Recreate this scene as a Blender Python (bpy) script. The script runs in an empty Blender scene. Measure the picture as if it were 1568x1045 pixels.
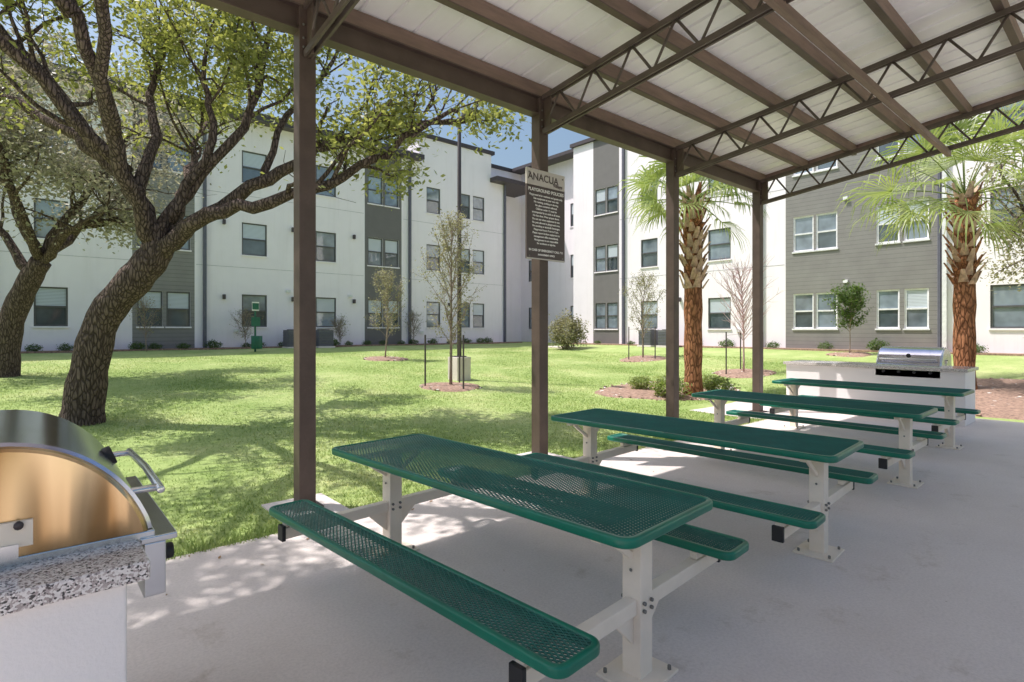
import bpy, math, random
import numpy as np
from mathutils import Vector, Matrix
rng=random.Random(7); nr=np.random.default_rng(7)
scene=bpy.context.scene
YAW=math.radians(-41.07)
# ---------------------------------------------------------------- materials
def nt(name):
    m=bpy.data.materials.new(name); m.use_nodes=True
    t=m.node_tree; b=t.nodes['Principled BSDF']; return m,t,b
def ramp(t,fac,stops):
    r=t.nodes.new('ShaderNodeValToRGB'); e=r.color_ramp.elements
    while len(e)<len(stops): e.new(0.5)
    for i,(p,c) in enumerate(stops): e[i].position=p; e[i].color=(*c,1)
    t.links.new(fac,r.inputs[0]); return r.outputs[0]
def coords(t,scale=(1,1,1),kind='Object'):
    tc=t.nodes.new('ShaderNodeTexCoord'); mp=t.nodes.new('ShaderNodeMapping')
    mp.inputs['Scale'].default_value=scale
    t.links.new(tc.outputs[kind],mp.inputs[0]); return mp.outputs[0]
def noise(t,vec,scale,detail=4,rough=.6):
    n=t.nodes.new('ShaderNodeTexNoise'); n.inputs['Scale'].default_value=scale
    n.inputs['Detail'].default_value=detail; n.inputs['Roughness'].default_value=rough
    t.links.new(vec,n.inputs['Vector']); return n.outputs['Fac']
def bump(t,b,h,strength,dist=.02):
    bp=t.nodes.new('ShaderNodeBump'); bp.inputs['Strength'].default_value=strength
    bp.inputs['Distance'].default_value=dist
    t.links.new(h,bp.inputs['Height']); t.links.new(bp.outputs[0],b.inputs['Normal'])
def mixc(t,f,a,bb,mode='MIX'):
    m=t.nodes.new('ShaderNodeMix'); m.data_type='RGBA'; m.blend_type=mode
    for s,v in ((m.inputs[0],f),(m.inputs[6],a),(m.inputs[7],bb)):
        if isinstance(v,(int,float)): s.default_value=v
        elif isinstance(v,tuple): s.default_value=(*v,1)
        else: t.links.new(v,s)
    return m.outputs[2]
def simple(name,c,rough=.5,metal=0,var=.15,scale=6,bmp=0,bscale=60,stretch=(1,1,1),spec=.5):
    m,t,b=nt(name); v=coords(t,stretch)
    n=noise(t,v,scale,5,.65)
    lo=tuple(x*(1-var) for x in c); hi=tuple(min(1,x*(1+var)) for x in c)
    t.links.new(ramp(t,n,[(.3,lo),(.7,hi)]),b.inputs['Base Color'])
    b.inputs['Roughness'].default_value=rough; b.inputs['Metallic'].default_value=metal
    b.inputs['Specular IOR Level'].default_value=spec
    if bmp: bump(t,b,noise(t,v,bscale,3),bmp,.01)
    return m
M={}
M['steel']=simple('brown_steel_paint',(.10,.068,.058),.5,0,.25,3,.15,40)
M['truss']=simple('truss_steel_paint',(.10,.073,.066),.5,0,.25,5)
M['purlin']=simple('brown_purlin_paint',(.22,.145,.12),.6,0,.25,2,.2,30,(1,6,6))
M['deck']=simple('roof_deck_underside',(.96,.92,.94),.4,0,.06,1.3,0,1,(1.5,.6,1))
M['green']=simple('green_vinyl',(.003,.17,.108),.28,0,.15,4)
M['greenmesh']=simple('green_mesh_coating',(.008,.13,.105),.3,0,.2,4)
M['beige']=simple('beige_powder_coat',(.93,.81,.69),.45,0,.06,4,.1,50)
M['black']=simple('black_plastic',(.02,.02,.022),.5)
M['bolt']=simple('bolt_steel',(.25,.24,.23),.4,.9)
def stucco():
    m,t,b=nt('white_stucco'); v=coords(t)
    n=noise(t,v,1.1,5); st=noise(t,coords(t,(3,3,.25)),1.2,5,.7)
    c=ramp(t,n,[(.3,(.94,.88,.94)),(.7,(.98,.92,.98))])
    c=mixc(t,1.0,c,ramp(t,st,[(.25,(.94,.935,.93)),(.5,(1,1,1))]),'MULTIPLY')
    t.links.new(c,b.inputs['Base Color']); b.inputs['Roughness'].default_value=.9; b.inputs['Specular IOR Level'].default_value=.2
    bump(t,b,noise(t,v,80,3),.25,.01); return m
M['stucco']=stucco()
M['trim']=simple('dark_bronze_trim',(.07,.055,.06),.5)
M['pipe']=simple('downspout_paint',(.12,.12,.16),.5)
M['joint']=simple('stucco_joint',(.55,.53,.57),.8)
M['winframe']=simple('window_frame_bronze',(.10,.10,.105),.4)
M['winwhite']=simple('window_frame_white',(.8,.8,.82),.4)
def glass(name,c,rough=.04):
    m,t,b=nt(name); v=coords(t)
    n=noise(t,v,.9,3)
    t.links.new(ramp(t,n,[(.3,tuple(x*.5 for x in c)),(.7,tuple(x*1.4 for x in c))]),b.inputs['Base Color'])
    b.inputs['Roughness'].default_value=rough; b.inputs['Specular IOR Level'].default_value=1.0
    b.inputs['Coat Weight'].default_value=.8; b.inputs['Coat IOR'].default_value=2.0
    bump(t,b,noise(t,v,1.5,1),.15,.02)
    return m
M['glass']=glass('window_glass',(.085,.11,.125)); M['glass2']=glass('window_glass_pale_reflection',(.24,.29,.34))  # second glass is paler: a pale reflection painted into its base colour
def blind():
    m,t,b=nt('window_blinds'); v=coords(t)
    w=t.nodes.new('ShaderNodeTexWave'); w.bands_direction='Z'; w.inputs['Scale'].default_value=6
    t.links.new(v,w.inputs['Vector'])
    t.links.new(ramp(t,w.outputs['Fac'],[(.1,(.4,.44,.48)),(.6,(.66,.72,.80))]),b.inputs['Base Color'])
    b.inputs['Roughness'].default_value=.15; b.inputs['Coat Weight'].default_value=1; return m
M['blind']=blind()
def siding():
    m,t,b=nt('gray_lap_siding'); tc=t.nodes.new('ShaderNodeTexCoord'); s=t.nodes.new('ShaderNodeSeparateXYZ')
    t.links.new(tc.outputs['Object'],s.inputs[0])
    mu=t.nodes.new('ShaderNodeMath'); mu.operation='MULTIPLY'; mu.inputs[1].default_value=6.2
    t.links.new(s.outputs[2],mu.inputs[0])
    fr=t.nodes.new('ShaderNodeMath'); fr.operation='FRACT'; t.links.new(mu.outputs[0],fr.inputs[0])
    n=noise(t,tc.outputs['Object'],2,4)
    c=ramp(t,n,[(.3,(.26,.245,.245)),(.7,(.30,.287,.283))])
    d=ramp(t,fr.outputs[0],[(0,(.4,.4,.4)),(.12,(1,1,1))])
    t.links.new(mixc(t,1.0,c,d,'MULTIPLY'),b.inputs['Base Color'])
    b.inputs['Roughness'].default_value=.8; bump(t,b,fr.outputs[0],.6,.02); return m
M['siding']=siding()
M['graypanel']=simple('gray_panel_paint',(.18,.17,.17),.8,0,.06,2)
def concrete():
    m,t,b=nt('concrete'); v=coords(t)
    n=noise(t,v,.7,8,.7); n2=noise(t,v,60,3,.7)
    c=ramp(t,n,[(.3,(.72,.635,.61)),(.5,(.78,.70,.675)),(.72,(.85,.77,.745))])
    d=ramp(t,n2,[(.3,(.86,.86,.86)),(.6,(1,1,1)),(.76,(1.0,1,1)),(.8,(1.12,1.12,1.12))])
    c=mixc(t,1.0,c,d,'MULTIPLY')
    n3=noise(t,v,2.3,6,.75)
    c=mixc(t,1.0,c,ramp(t,n3,[(.28,(.78,.75,.71)),(.42,(1,1,1))]),'MULTIPLY')
    vo=t.nodes.new('ShaderNodeTexVoronoi'); vo.inputs['Scale'].default_value=3.5; t.links.new(v,vo.inputs['Vector'])
    c=mixc(t,1.0,c,ramp(t,vo.outputs['Distance'],[(.018,(.7,.66,.62)),(.03,(1,1,1))]),'MULTIPLY')
    t.links.new(c,b.inputs['Base Color']); b.inputs['Roughness'].default_value=.6
    bump(t,b,n2,.2,.004); return m
M['concrete']=concrete()
def granite():
    m,t,b=nt('speckled_granite'); v=coords(t)
    vo=t.nodes.new('ShaderNodeTexVoronoi'); vo.inputs['Scale'].default_value=190; t.links.new(v,vo.inputs['Vector'])
    s=t.nodes.new('ShaderNodeSeparateColor'); t.links.new(vo.outputs['Color'],s.inputs[0])
    c=ramp(t,s.outputs[0],[(0,(.07,.065,.065)),(.12,(.12,.10,.10)),(.16,(.42,.35,.34)),(.45,(.52,.45,.44)),(.5,(.75,.69,.68)),(1,(.88,.83,.82))])
    t.links.new(c,b.inputs['Base Color']); b.inputs['Roughness'].default_value=.15; return m
M['granite']=granite()
def grassm(name,blade):
    m,t,b=nt(name); v=coords(t)
    n=noise(t,v,.55,7,.75); n2=noise(t,v,22,4,.8)
    c=ramp(t,n,[(.3,(.22,.32,.085)),(.5,(.34,.43,.15)),(.7,(.50,.53,.25))])
    if blade:
        ge=t.nodes.new('ShaderNodeNewGeometry')
        d=ramp(t,ge.outputs['Random Per Island'],[(0,(.75,.8,.7)),(.7,(1.15,1.15,1.1)),(.9,(1.5,1.35,1.4)),(1,(1.9,1.6,1.8))])
    else: d=ramp(t,n2,[(.25,(.65,.7,.6)),(.5,(1,1,1)),(.75,(1.3,1.25,1.3))])
    c=mixc(t,1.0,c,d,'MULTIPLY')
    t.links.new(c,b.inputs['Base Color']); b.inputs['Roughness'].default_value=.7; b.inputs['Specular IOR Level'].default_value=.2
    if not blade: bump(t,b,n2,.5,.02)
    else:
        tr=t.nodes.new('ShaderNodeBsdfTranslucent'); t.links.new(c,tr.inputs[0])
        mx=t.nodes.new('ShaderNodeMixShader'); mx.inputs[0].default_value=.4
        t.links.new(b.outputs[0],mx.inputs[1]); t.links.new(tr.outputs[0],mx.inputs[2]); t.links.new(mx.outputs[0],t.nodes['Material Output'].inputs[0])
    return m
M['grass']=grassm('grass_lawn',False); M['blade']=grassm('grass_blades_mat',True)
def leafm(name,stops,trans=.35,tcol=(1.6,1.7,.75)):
    m,t,b=nt(name); ge=t.nodes.new('ShaderNodeNewGeometry')
    v=coords(t); n=noise(t,v,.8,3)
    ad=t.nodes.new('ShaderNodeMath'); ad.operation='MULTIPLY_ADD'; ad.inputs[1].default_value=.5
    t.links.new(ge.outputs['Random Per Island'],ad.inputs[0])
    hf=t.nodes.new('ShaderNodeMath'); hf.operation='MULTIPLY'; hf.inputs[1].default_value=.5; t.links.new(n,hf.inputs[0])
    t.links.new(hf.outputs[0],ad.inputs[2])
    c=ramp(t,ad.outputs[0],stops)
    t.links.new(c,b.inputs['Base Color']); b.inputs['Roughness'].default_value=.45; b.inputs['Specular IOR Level'].default_value=.4
    tr=t.nodes.new('ShaderNodeBsdfTranslucent')
    t.links.new(mixc(t,1.0,c,tcol,'MULTIPLY'),tr.inputs[0])
    mx=t.nodes.new('ShaderNodeMixShader'); mx.inputs[0].default_value=trans
    t.links.new(b.outputs[0],mx.inputs[1]); t.links.new(tr.outputs[0],mx.inputs[2])
    t.links.new(mx.outputs[0],t.nodes['Material Output'].inputs[0]); return m
M['oakleaf']=leafm('live_oak_leaf',[(.15,(.14,.155,.06)),(.45,(.235,.255,.095)),(.75,(.36,.365,.16)),(.95,(.52,.50,.30))],.5,(1.5,1.5,.8))
M['grayleaf']=leafm('gray_green_leaf',[(.15,(.19,.18,.14)),(.5,(.33,.315,.25)),(.9,(.54,.51,.44))],.4,(1.3,1.25,1.05))
M['youngleaf']=leafm('young_tree_leaf',[(.15,(.16,.155,.11)),(.5,(.29,.28,.18)),(.9,(.46,.44,.33))],.4,(1.4,1.35,.95))
M['shrubleaf']=leafm('shrub_leaf',[(.15,(.05,.09,.028)),(.5,(.10,.16,.05)),(.9,(.2,.26,.1))],.3)
M['palmleaf']=leafm('palm_leaf',[(.15,(.16,.21,.07)),(.5,(.27,.33,.12)),(.9,(.42,.45,.20))],.4,(1.4,1.5,.8))
M['dryleaf']=simple('dry_leaf',(.35,.2,.1),.8,0,.5,30)
def barkm(name,lo,hi,sc=14,st=.9):
    m,t,b=nt(name); v=coords(t,(1,1,.3))
    vo=t.nodes.new('ShaderNodeTexVoronoi'); vo.feature='DISTANCE_TO_EDGE'; vo.inputs['Scale'].default_value=sc*1.6
    nn=t.nodes.new('ShaderNodeTexNoise'); nn.inputs['Scale'].default_value=5; t.links.new(v,nn.inputs['Vector'])
    t.links.new(mixc(t,.12,v,nn.outputs['Color'],'ADD'),vo.inputs['Vector'])
    n=noise(t,v,sc*2,6,.75)
    cc=ramp(t,n,[(.25,lo),(.75,hi)])
    cr=ramp(t,vo.outputs['Distance'],[(0,(.35,.35,.35)),(.18,(1,1,1))])
    t.links.new(mixc(t,1.0,cc,cr,'MULTIPLY'),b.inputs['Base Color']); b.inputs['Roughness'].default_value=.95
    b.inputs['Specular IOR Level'].default_value=.1
    bump(t,b,cr,st,.03); return m
M['bark']=barkm('oak_bark',(.085,.06,.052),(.26,.195,.175))
M['ybark']=simple('young_bark',(.30,.23,.20),.9,0,.3,20)
M['pinktwig']=simple('bare_twig',(.55,.38,.38),.9,0,.2,20)
M['palmbark']=barkm('palm_fibre',(.24,.10,.05),(.58,.28,.15),9,.8)
M['boot']=simple('palm_boot',(.50,.35,.25),.85,0,.5,9,.6,40)
M['mulch']=simple('mulch',(.33,.215,.165),.95,0,.5,14,1.0,30)
M['stainless']=simple('stainless_steel',(.75,.75,.76),.24,1,.1,2,0,1,(1,30,1))
M['hooddark']=simple('polished_hood_steel',(.62,.62,.74),.18,1,.15,3)
def gold():
    m,t,b=nt('reflection_painted_steel'); v=coords(t,(13,1,1.8)); n=noise(t,v,.8,0,.5)  # gold tone and bright bands are reflections painted into the end-cap colour
    c=ramp(t,n,[(.34,(.20,.115,.05)),(.5,(.42,.26,.12)),(.64,(.85,.64,.38))])
    s=t.nodes.new('ShaderNodeSeparateXYZ'); tc=t.nodes.new('ShaderNodeTexCoord'); t.links.new(tc.outputs['Object'],s.inputs[0])
    mr=t.nodes.new('ShaderNodeMapRange'); mr.inputs[1].default_value=0.0; mr.inputs[2].default_value=.28; t.links.new(s.outputs[2],mr.inputs[0])
    c=mixc(t,mr.outputs[0],mixc(t,.75,c,(.42,.25,.11)),c)  # browner towards the bottom, part of the painted reflection
    t.links.new(c,b.inputs['Base Color']); b.inputs['Metallic'].default_value=1
    b.inputs['Roughness'].default_value=.25
    bump(t,b,n,.7,.05); return m
M['gold']=gold()
M['whitepaint']=simple('white_counter_paint',(.93,.88,.88),.8,0,.03,2,.2,80)
M['signdark']=simple('sign_dark_panel',(.10,.075,.075),.5,0,.05)
M['signtop']=simple('sign_header_panel',(.6,.55,.52),.5,0,.05)
M['signtext']=simple('sign_lettering',(.95,.93,.92),.5,0,.02)
M['rock']=simple('pale_rock',(.7,.64,.6),.9,0,.3,5,.6,20)
M['petgreen']=simple('station_green',(.015,.13,.09),.4)
M['acgray']=simple('ac_unit_gray',(.16,.16,.17),.6,0,.3,40)
# ---------------------------------------------------------------- mesh helpers
class MB:
    def __init__(s): s.v=[]; s.f=[]; s.m=[]; s.mats=[]; s.sm=[]
    def mi(s,mat):
        if mat not in s.mats: s.mats.append(mat)
        return s.mats.index(mat)
    def add(s,vs,fs,mat,smooth=False):
        o=len(s.v); s.v+= [tuple(x) for x in vs]; k=s.mi(mat)
        for f in fs: s.f.append(tuple(i+o for i in f)); s.m.append(k); s.sm.append(smooth)
    def box(s,lo,hi,mat,M4=None):
        x0,y0,z0=lo;x1,y1,z1=hi
        vs=[(x0,y0,z0),(x1,y0,z0),(x1,y1,z0),(x0,y1,z0),(x0,y0,z1),(x1,y0,z1),(x1,y1,z1),(x0,y1,z1)]
        if M4 is not None: vs=[tuple(M4@Vector(v)) for v in vs]
        s.add(vs,[(0,3,2,1),(4,5,6,7),(0,1,5,4),(1,2,6,5),(2,3,7,6),(3,0,4,7)],mat)
    def beam(s,p,q,w,h,mat,up=(0,0,1)):
        p=Vector(p);q=Vector(q);d=(q-p);L=d.length;d.normalize()
        sd=d.cross(Vector(up)); 
        if sd.length<1e-4: sd=Vector((1,0,0))
        sd.normalize(); u=sd.cross(d)
        R=Matrix((sd,d,u)).transposed().to_4x4(); R.translation=p
        s.box((-w/2,0,-h/2),(w/2,L,h/2),mat,R)
    def tube(s,pts,rad,mat,n=6,smooth=True,cap=True):
        pts=[Vector(p) for p in pts]
        if isinstance(rad,(int,float)): rad=[rad]*len(pts)
        vs=[];fs=[]; t=(pts[1]-pts[0]).normalized()
        a=t.orthogonal().normalized()
        for i,p in enumerate(pts):
            if i==0: t=(pts[1]-pts[0])
            elif i==len(pts)-1: t=(pts[-1]-pts[-2])
            else: t=(pts[i+1]-pts[i-1])
            t.normalize(); a=(a-t*a.dot(t)); 
            if a.length<1e-5: a=t.orthogonal()
            a.normalize(); b=t.cross(a)
            for k in range(n):
                an=2*math.pi*k/n; vs.append(p+(a*math.cos(an)+b*math.sin(an))*rad[i])
        for i in range(len(pts)-1):
            for k in range(n):
                fs.append((i*n+k,i*n+(k+1)%n,(i+1)*n+(k+1)%n,(i+1)*n+k))
        if cap: fs.append(tuple(range(n))[::-1]); fs.append(tuple((len(pts)-1)*n+k for k in range(n)))
        s.add(vs,fs,mat,smooth)
    def obj(s,name,parent=None,bevel=0):
        me=bpy.data.meshes.new(name); me.from_pydata(s.v,[],s.f)
        for mt in s.mats: me.materials.append(mt)
        me.polygons.foreach_set('material_index',s.m); me.polygons.foreach_set('use_smooth',s.sm); me.update()
        o=bpy.data.objects.new(name,me); scene.collection.objects.link(o)
        if parent: o.parent=parent
        if bevel:
            b=o.modifiers.new('bevel','BEVEL'); b.width=bevel; b.segments=2; b.limit_method='ANGLE'; b.angle_limit=math.radians(50)
        return o
def empty(name,loc=(0,0,0),rz=0):
    e=bpy.data.objects.new(name,None); e.location=loc; e.rotation_euler=(0,0,rz); e.empty_display_size=.2
    scene.collection.objects.link(e); return e
def poly_mesh(name,V,k,mat,parent=None):
    V=np.asarray(V,dtype=np.float32).reshape(-1,3); n=len(V)//k
    me=bpy.data.meshes.new(name); me.vertices.add(len(V)); me.vertices.foreach_set('co',V.ravel())
    me.loops.add(len(V)); me.loops.foreach_set('vertex_index',np.arange(len(V),dtype=np.int32))
    me.polygons.add(n); me.polygons.foreach_set('loop_start',np.arange(0,n*k,k,dtype=np.int32))
    me.polygons.foreach_set('loop_total',np.full(n,k,dtype=np.int32))
    me.materials.append(mat); me.update(calc_edges=True); me.validate()
    o=bpy.data.objects.new(name,me); scene.collection.objects.link(o)
    if parent: o.parent=parent
    return o
def leaves(name,C,L,W,mat,parent,upbias=.4,flat=False):
    C=np.asarray(C); n=len(C)
    nrm=nr.normal(size=(n,3)); nrm[:,2]=np.abs(nrm[:,2])+(6 if flat else upbias); nrm/=np.linalg.norm(nrm,axis=1)[:,None]
    t=nr.normal(size=(n,3)); u=np.cross(nrm,t); u/=np.linalg.norm(u,axis=1)[:,None]; w=np.cross(nrm,u)
    s=(nr.uniform(.6,1.35,size=(n,1)))
    V=np.stack([C-u*L*s,C+w*W*s,C+u*L*s,C-w*W*s],axis=1)
    return poly_mesh(name,V,4,mat,parent)
def g(a,q):
    t=max((q-5.5)/19,(a-13)/9.8); t=min(1,max(0,t)); t=t*t*(3-2*t)*.35+t*.65
    return .8*t-.02
# ---------------------------------------------------------------- ground
def axis(lo,hi,st,ext):
    l=list(np.arange(lo,hi+1e-6,st)); return sorted([lo-e for e in ext]+l+[hi+e for e in ext])
xs=axis(-20,40,.75,[5,15,40,100,300,900]); ys=axis(-20,40,.75,[5,15,40,100,300,900])
vs=[(x,y,g(x,y)+ (0.012*math.sin(x*1.3)*math.sin(y*.9+1) if y>6 else 0)) for y in ys for x in xs]; nx=len(xs)
mb=MB(); mb.add(vs,[(j*nx+i,j*nx+i+1,(j+1)*nx+i+1,(j+1)*nx+i) for j in range(len(ys)-1) for i in range(nx-1)],M['grass'],True)
mb.obj('ground')
mb=MB()
mb.box((-12,-14,-.15),(12.9,4.5,0),M['concrete'])
mb.box((9.9,4.504,-.15),(12.9,6.3,-.004),M['concrete'])
for k in range(5):
    a=1.89+2.957*(k-1); 
    if k<4: mb.box((a-.28,4.504,-.15),(a+.28,5.35,-.006),M['concrete'])
mb.obj('concrete_patio')
fl=[(rng.uniform(-1,8),4.5-abs(rng.gauss(0,.5)),.008) for _ in range(28)]
leaves('fallen_leaves',fl,.02,.009,M['dryleaf'],None,flat=True)
mb=MB(); mb.box((20.6,19.6,.6),(23.5,21.4,g(21,20)+.05),M['concrete']); mb.obj('sidewalk')
def bed(name,cx,cy,rx,ry,n=28):
    mb=MB(); vs=[(cx,cy,g(cx,cy)+.07)]; 
    for ring,rr in ((1,.55),(2,.9),(3,1.0)):
        for k in range(n):
            an=2*math.pi*k/n; j=1+(.08*math.sin(3*an+cx)+rng.uniform(-.04,.04) if ring>1 else 0)
            x=cx+rx*rr*j*math.cos(an); y=cy+ry*rr*j*math.sin(an)
            vs.append((x,y,g(x,y)+(.06 if ring==1 else .04 if ring==2 else -.01)))
    fs=[(0,1+k,1+(k+1)%n) for k in range(n)]
    for r in range(2): fs+=[(1+r*n+k,1+(r+1)*n+k,1+(r+1)*n+(k+1)%n,1+r*n+(k+1)%n) for k in range(n)]
    mb.add(vs,fs,M['mulch'],True)
    for k in range(int(90*rx*ry)+40):
        an=rng.uniform(0,6.28); r=math.sqrt(rng.random()); x=cx+rx*r*math.cos(an); y=cy+ry*r*math.sin(an); s=rng.uniform(.015,.04)
        R=Matrix.Translation((x,y,g(x,y)+.065*(1-r*.6)))@Matrix.Rotation(rng.uniform(0,3),4,'Z')@Matrix.Rotation(rng.uniform(-.5,.5),4,'X')
        mb.box((-s,-s*.6,-s*.4),(s,s*.6,s*.4),M['rock'] if rng.random()<.3 else M['mulch'],R)
    return mb.obj(name)
BEDS=[(7.75,11.16,.75,.75),(9.7,18.1,.8,.8),(18.4,13.2,.9,.9),(16.5,8.15,.9,.9),(12.3,7.9,2.3,1.5),(15.6,2.2,2.4,3.6),(21.7,6.9,.7,.7)]
for b in BEDS: bed('mulch_bed',*b)
def strip(name,x0,y0,x1,y1):
    mb=MB(); mb.box((x0,y0,.4),(x1,y1,.84),M['mulch']); mb.obj(name)
strip('mulch_bed',-12,25.3,22.9,26.2); strip('mulch_bed',23.1,-12,23.9,22)
# ---------------------------------------------------------------- grass blades
N=330000
q=4.47+ (nr.random(N)**1.7)*17; a=nr.uniform(-4,20,N)
keep=np.ones(N,bool)
keep&=~((a>9.9)&(a<12.9)&(q<6.3)); 
for (cx,cy,rx,ry) in BEDS: keep&=((a-cx)/rx)**2+((q-cy)/ry)**2>1.05
for k in range(4): keep&=~((abs(a-(1.89+2.957*(k-1)))<.29)&(q<5.36))
dx=.754*a-.657*q; dz=.657*a+.754*q; keep&=(dz>1)&(dx>-1.02*dz)&(dx<1.0*dz)
a=a[keep];q=q[keep]; z=np.array([g(x,y) for x,y in zip(a,q)])-.004; n=len(a)
ang=nr.uniform(0,6.283,n); w=nr.uniform(.004,.008,n); h=nr.uniform(.015,.042,n); ln=nr.normal(size=(n,2))*.022
h[q<4.7]*=1.6
B=np.stack([a,q,z],1); sx=np.stack([np.cos(ang)*w,np.sin(ang)*w,np.zeros(n)],1); tip=B+np.stack([ln[:,0],ln[:,1],h],1)
poly_mesh('grass_blades',np.stack([B-sx,B+sx,tip],1),3,M['blade'])
# ---------------------------------------------------------------- apartment building
bld=empty('apartment_building',(14,26,0))
inv=Matrix.Translation((-14,-26,0))
ZF=[1.72,4.87,8.02]; WH=1.42
walls=MB(); wins=MB()
def wall(O,sd,nd,s0,s1,z0,z1,ops,panels,white=lambda s:False,dep=.09):
    O=Vector(O);sd=Vector(sd);nd=Vector(nd); P=lambda s,z,n=0:O+sd*s+nd*n+Vector((0,0,z))
    S=sorted(set([s0,s1]+[x for o in ops for x in (o[0],o[1])]+[x for p in panels for x in p[:2] if s0<x<s1]))
    Z=sorted(set([z0,z1]+[x for o in ops for x in (o[2],o[3])]))
    for i in range(len(S)-1):
        for j in range(len(Z)-1):
            sc=(S[i]+S[i+1])/2; zc=(Z[j]+Z[j+1])/2
            if any(o[0]<sc<o[1] and o[2]<zc<o[3] for o in ops): continue
            mt=M['stucco']
            for p in panels:
                if p[0]<sc<p[1]: mt=p[2]
            walls.add([P(S[i],Z[j]),P(S[i+1],Z[j]),P(S[i+1],Z[j+1]),P(S[i],Z[j+1])],[(0,1,2,3)],mt)
    for (a0,a1,b0,b1) in ops:
        fr=M['winwhite'] if white((a0+a1)/2) else M['winframe']
        R=Matrix((sd,nd,Vector((0,0,1)))).transposed().to_4x4(); R.translation=O
        for c in ([(a0,b0),(a1,b0)],[(a1,b0),(a1,b1)],[(a1,b1),(a0,b1)],[(a0,b1),(a0,b0)]):
            (p0,r0),(p1,r1)=c
            walls.add([P(p0,r0),P(p1,r1),P(p1,r1,-dep),P(p0,r0,-dep)],[(0,1,2,3)],M['stucco'])
        t=.055; n0,n1=-dep,-dep+.05
        wins.box((a0,n0,b0),(a0+t,n1,b1),fr,R); wins.box((a1-t,n0,b0),(a1,n1,b1),fr,R)
        wins.box((a0+t,n0,b0),(a1-t,n1,b0+t),fr,R); wins.box((a0+t,n0,b1-t),(a1-t,n1,b1),fr,R)
        m=(b0+b1)/2; wins.box((a0+t,n0,m-.03),(a1-t,n1+.01,m+.03),fr,R)
        r=rng.random()
        up=M['blind'] if r<.45 else M['glass2']; lo=M['glass'] if rng.random()<.7 else M['glass2']
        wins.add([P(a0+t,m,-dep+.02),P(a1-t,m,-dep+.02),P(a1-t,b1-t,-dep+.02),P(a0+t,b1-t,-dep+.02)],[(0,1,2,3)],up)
        wins.add([P(a0+t,b0+t,-dep+.01),P(a1-t,b0+t,-dep+.01),P(a1-t,m,-dep+.01),P(a0+t,m,-dep+.01)],[(0,1,2,3)],lo)
        wins.box((a0-.04,.002,b0-.06),(a1+.04,.05,b0-.003),M['winwhite'] if fr==M['winwhite'] else M['stucco'],R)
def ops(cs,zo=0): return [(c-w/2,c+w/2,z+zo,z+zo+WH) for c,w in cs for z in ZF]
lw=[(-8.5,1),(-5,1),(-2.2,1.0),(.62,.95),(3.64,.85),(4.62,.85),(7.55,1.05),(10.8,1.0),(13.38,.82),(14.32,.82),(16.9,.9),(19.0,.85),(20.05,.85)]
wall((0,26,0),(1,0,0),(0,-1,0),-14,22.1,.3,10.7,ops(lw),[(3.05,5.2,M['siding']),(12.8,14.9,M['graypanel'])])
wall((0,26.002,0),(1,0,0),(0,-1,0),16,21,10.7,12.1,[],[])
wall((22.1,26,0),(0,1,0),(1,0,0),0,2,.3,10.7,[],[])
wall((0,28,0),(1,0,0),(0,-1,0),22.1,25.2,.3,12.1,[],[])
def rwall(a,q0,q1,cs,panels,white=lambda s:False,z1=12.1):
    wall((a,0,0),(0,-1,0),(-1,0,0),-q1,-q0,.3,z1,ops([(-c,w) for c,w in cs],-.08),[(-p[1],-p[0],p[2]) for p in panels],white)
rwall(25.2,21.9,28,[(26.8,.9),(23.0,.9)],[])
wall((0,21.9,0),(1,0,0),(0,1,0),23.8,25.2,.3,12.1,[],[])
rwall(23.8,-14,21.9,[(19.9,.75),(19.08,.75),(16.7,1.0),(12.9,1.1),(9.25,.78),(8.38,.78),(6.3,.72),(5.43,.72),(2.9,1.05),(-.6,1),(-4,1),(-8,1)],
      [(18.6,20.4,M['graypanel']),(4.83,9.95,M['siding']),(-6,-2.5,M['siding'])],lambda s:4.5<-s<10)
walls.box((-14,28.2,10.5),(16,40,11.75),M['stucco']); walls.box((16.01,26.05,10.5),(21,40,12.08),M['stucco']); walls.box((21.02,28.3,10.5),(40,40,12.05),M['stucco'])
walls.box((-14,26.3,10.45),(22,28.1,10.6),M['trim'])
walls.box((23.95,-14,12.0),(40,21.7,12.05),M['trim'])
tr=MB()
tr.box((-14,25.45,10.7),(15.98,28.3,10.95),M['trim']); tr.box((20.9,25.3,10.45),(24.6,28.0,10.7),M['trim'])
tr.box((-14.1,28.05,11.78),(15.9,40,12.0),M['trim']); tr.box((15.9,25.9,12.12),(21.2,40.1,12.32),M['trim']); tr.box((21.25,27.9,12.12),(40,40,12.32),M['trim'])
tr.box((23.65,-14,12.12),(24.2,22.05,12.32),M['trim']); tr.box((24.3,21.75,12.12),(25.4,27.85,12.32),M['trim'])
for s in (5.5,15.3,21.95,-1.0): tr.box((s,25.86,.8),(s+.12,25.99,10.6),M['pipe'])
for s in (4.55,10.9,18.2): tr.box((23.66,s,.8),(23.79,s+.12,12.1),M['pipe'] if s!=4.55 else M['winwhite'])
tr.box((23.66,4.72,.8),(23.79,4.8,12.1),M['pipe'])
for z in (4.3,7.45): 
    tr.box((-14,25.992,z),(3.0,25.999,z+.02),M['joint']); tr.box((5.25,25.992,z),(12.75,25.999,z+.02),M['joint']); tr.box((15,25.992,z),(22.1,25.999,z+.02),M['joint'])
    tr.box((23.792,10.0,z),(23.799,18.55,z+.02),M['joint'])
for s in (2.2,6.3,9.2,12.2,17.9): 
    for z in (2.9,6.1): tr.box((s-.05,25.85,z),(s+.05,25.99,z+.2),M['trim'])
for s in (14.9,11.2,7.3,4.2): tr.box((23.66,s-.05,2.95),(23.79,s+.05,3.15),M['trim'])
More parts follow.
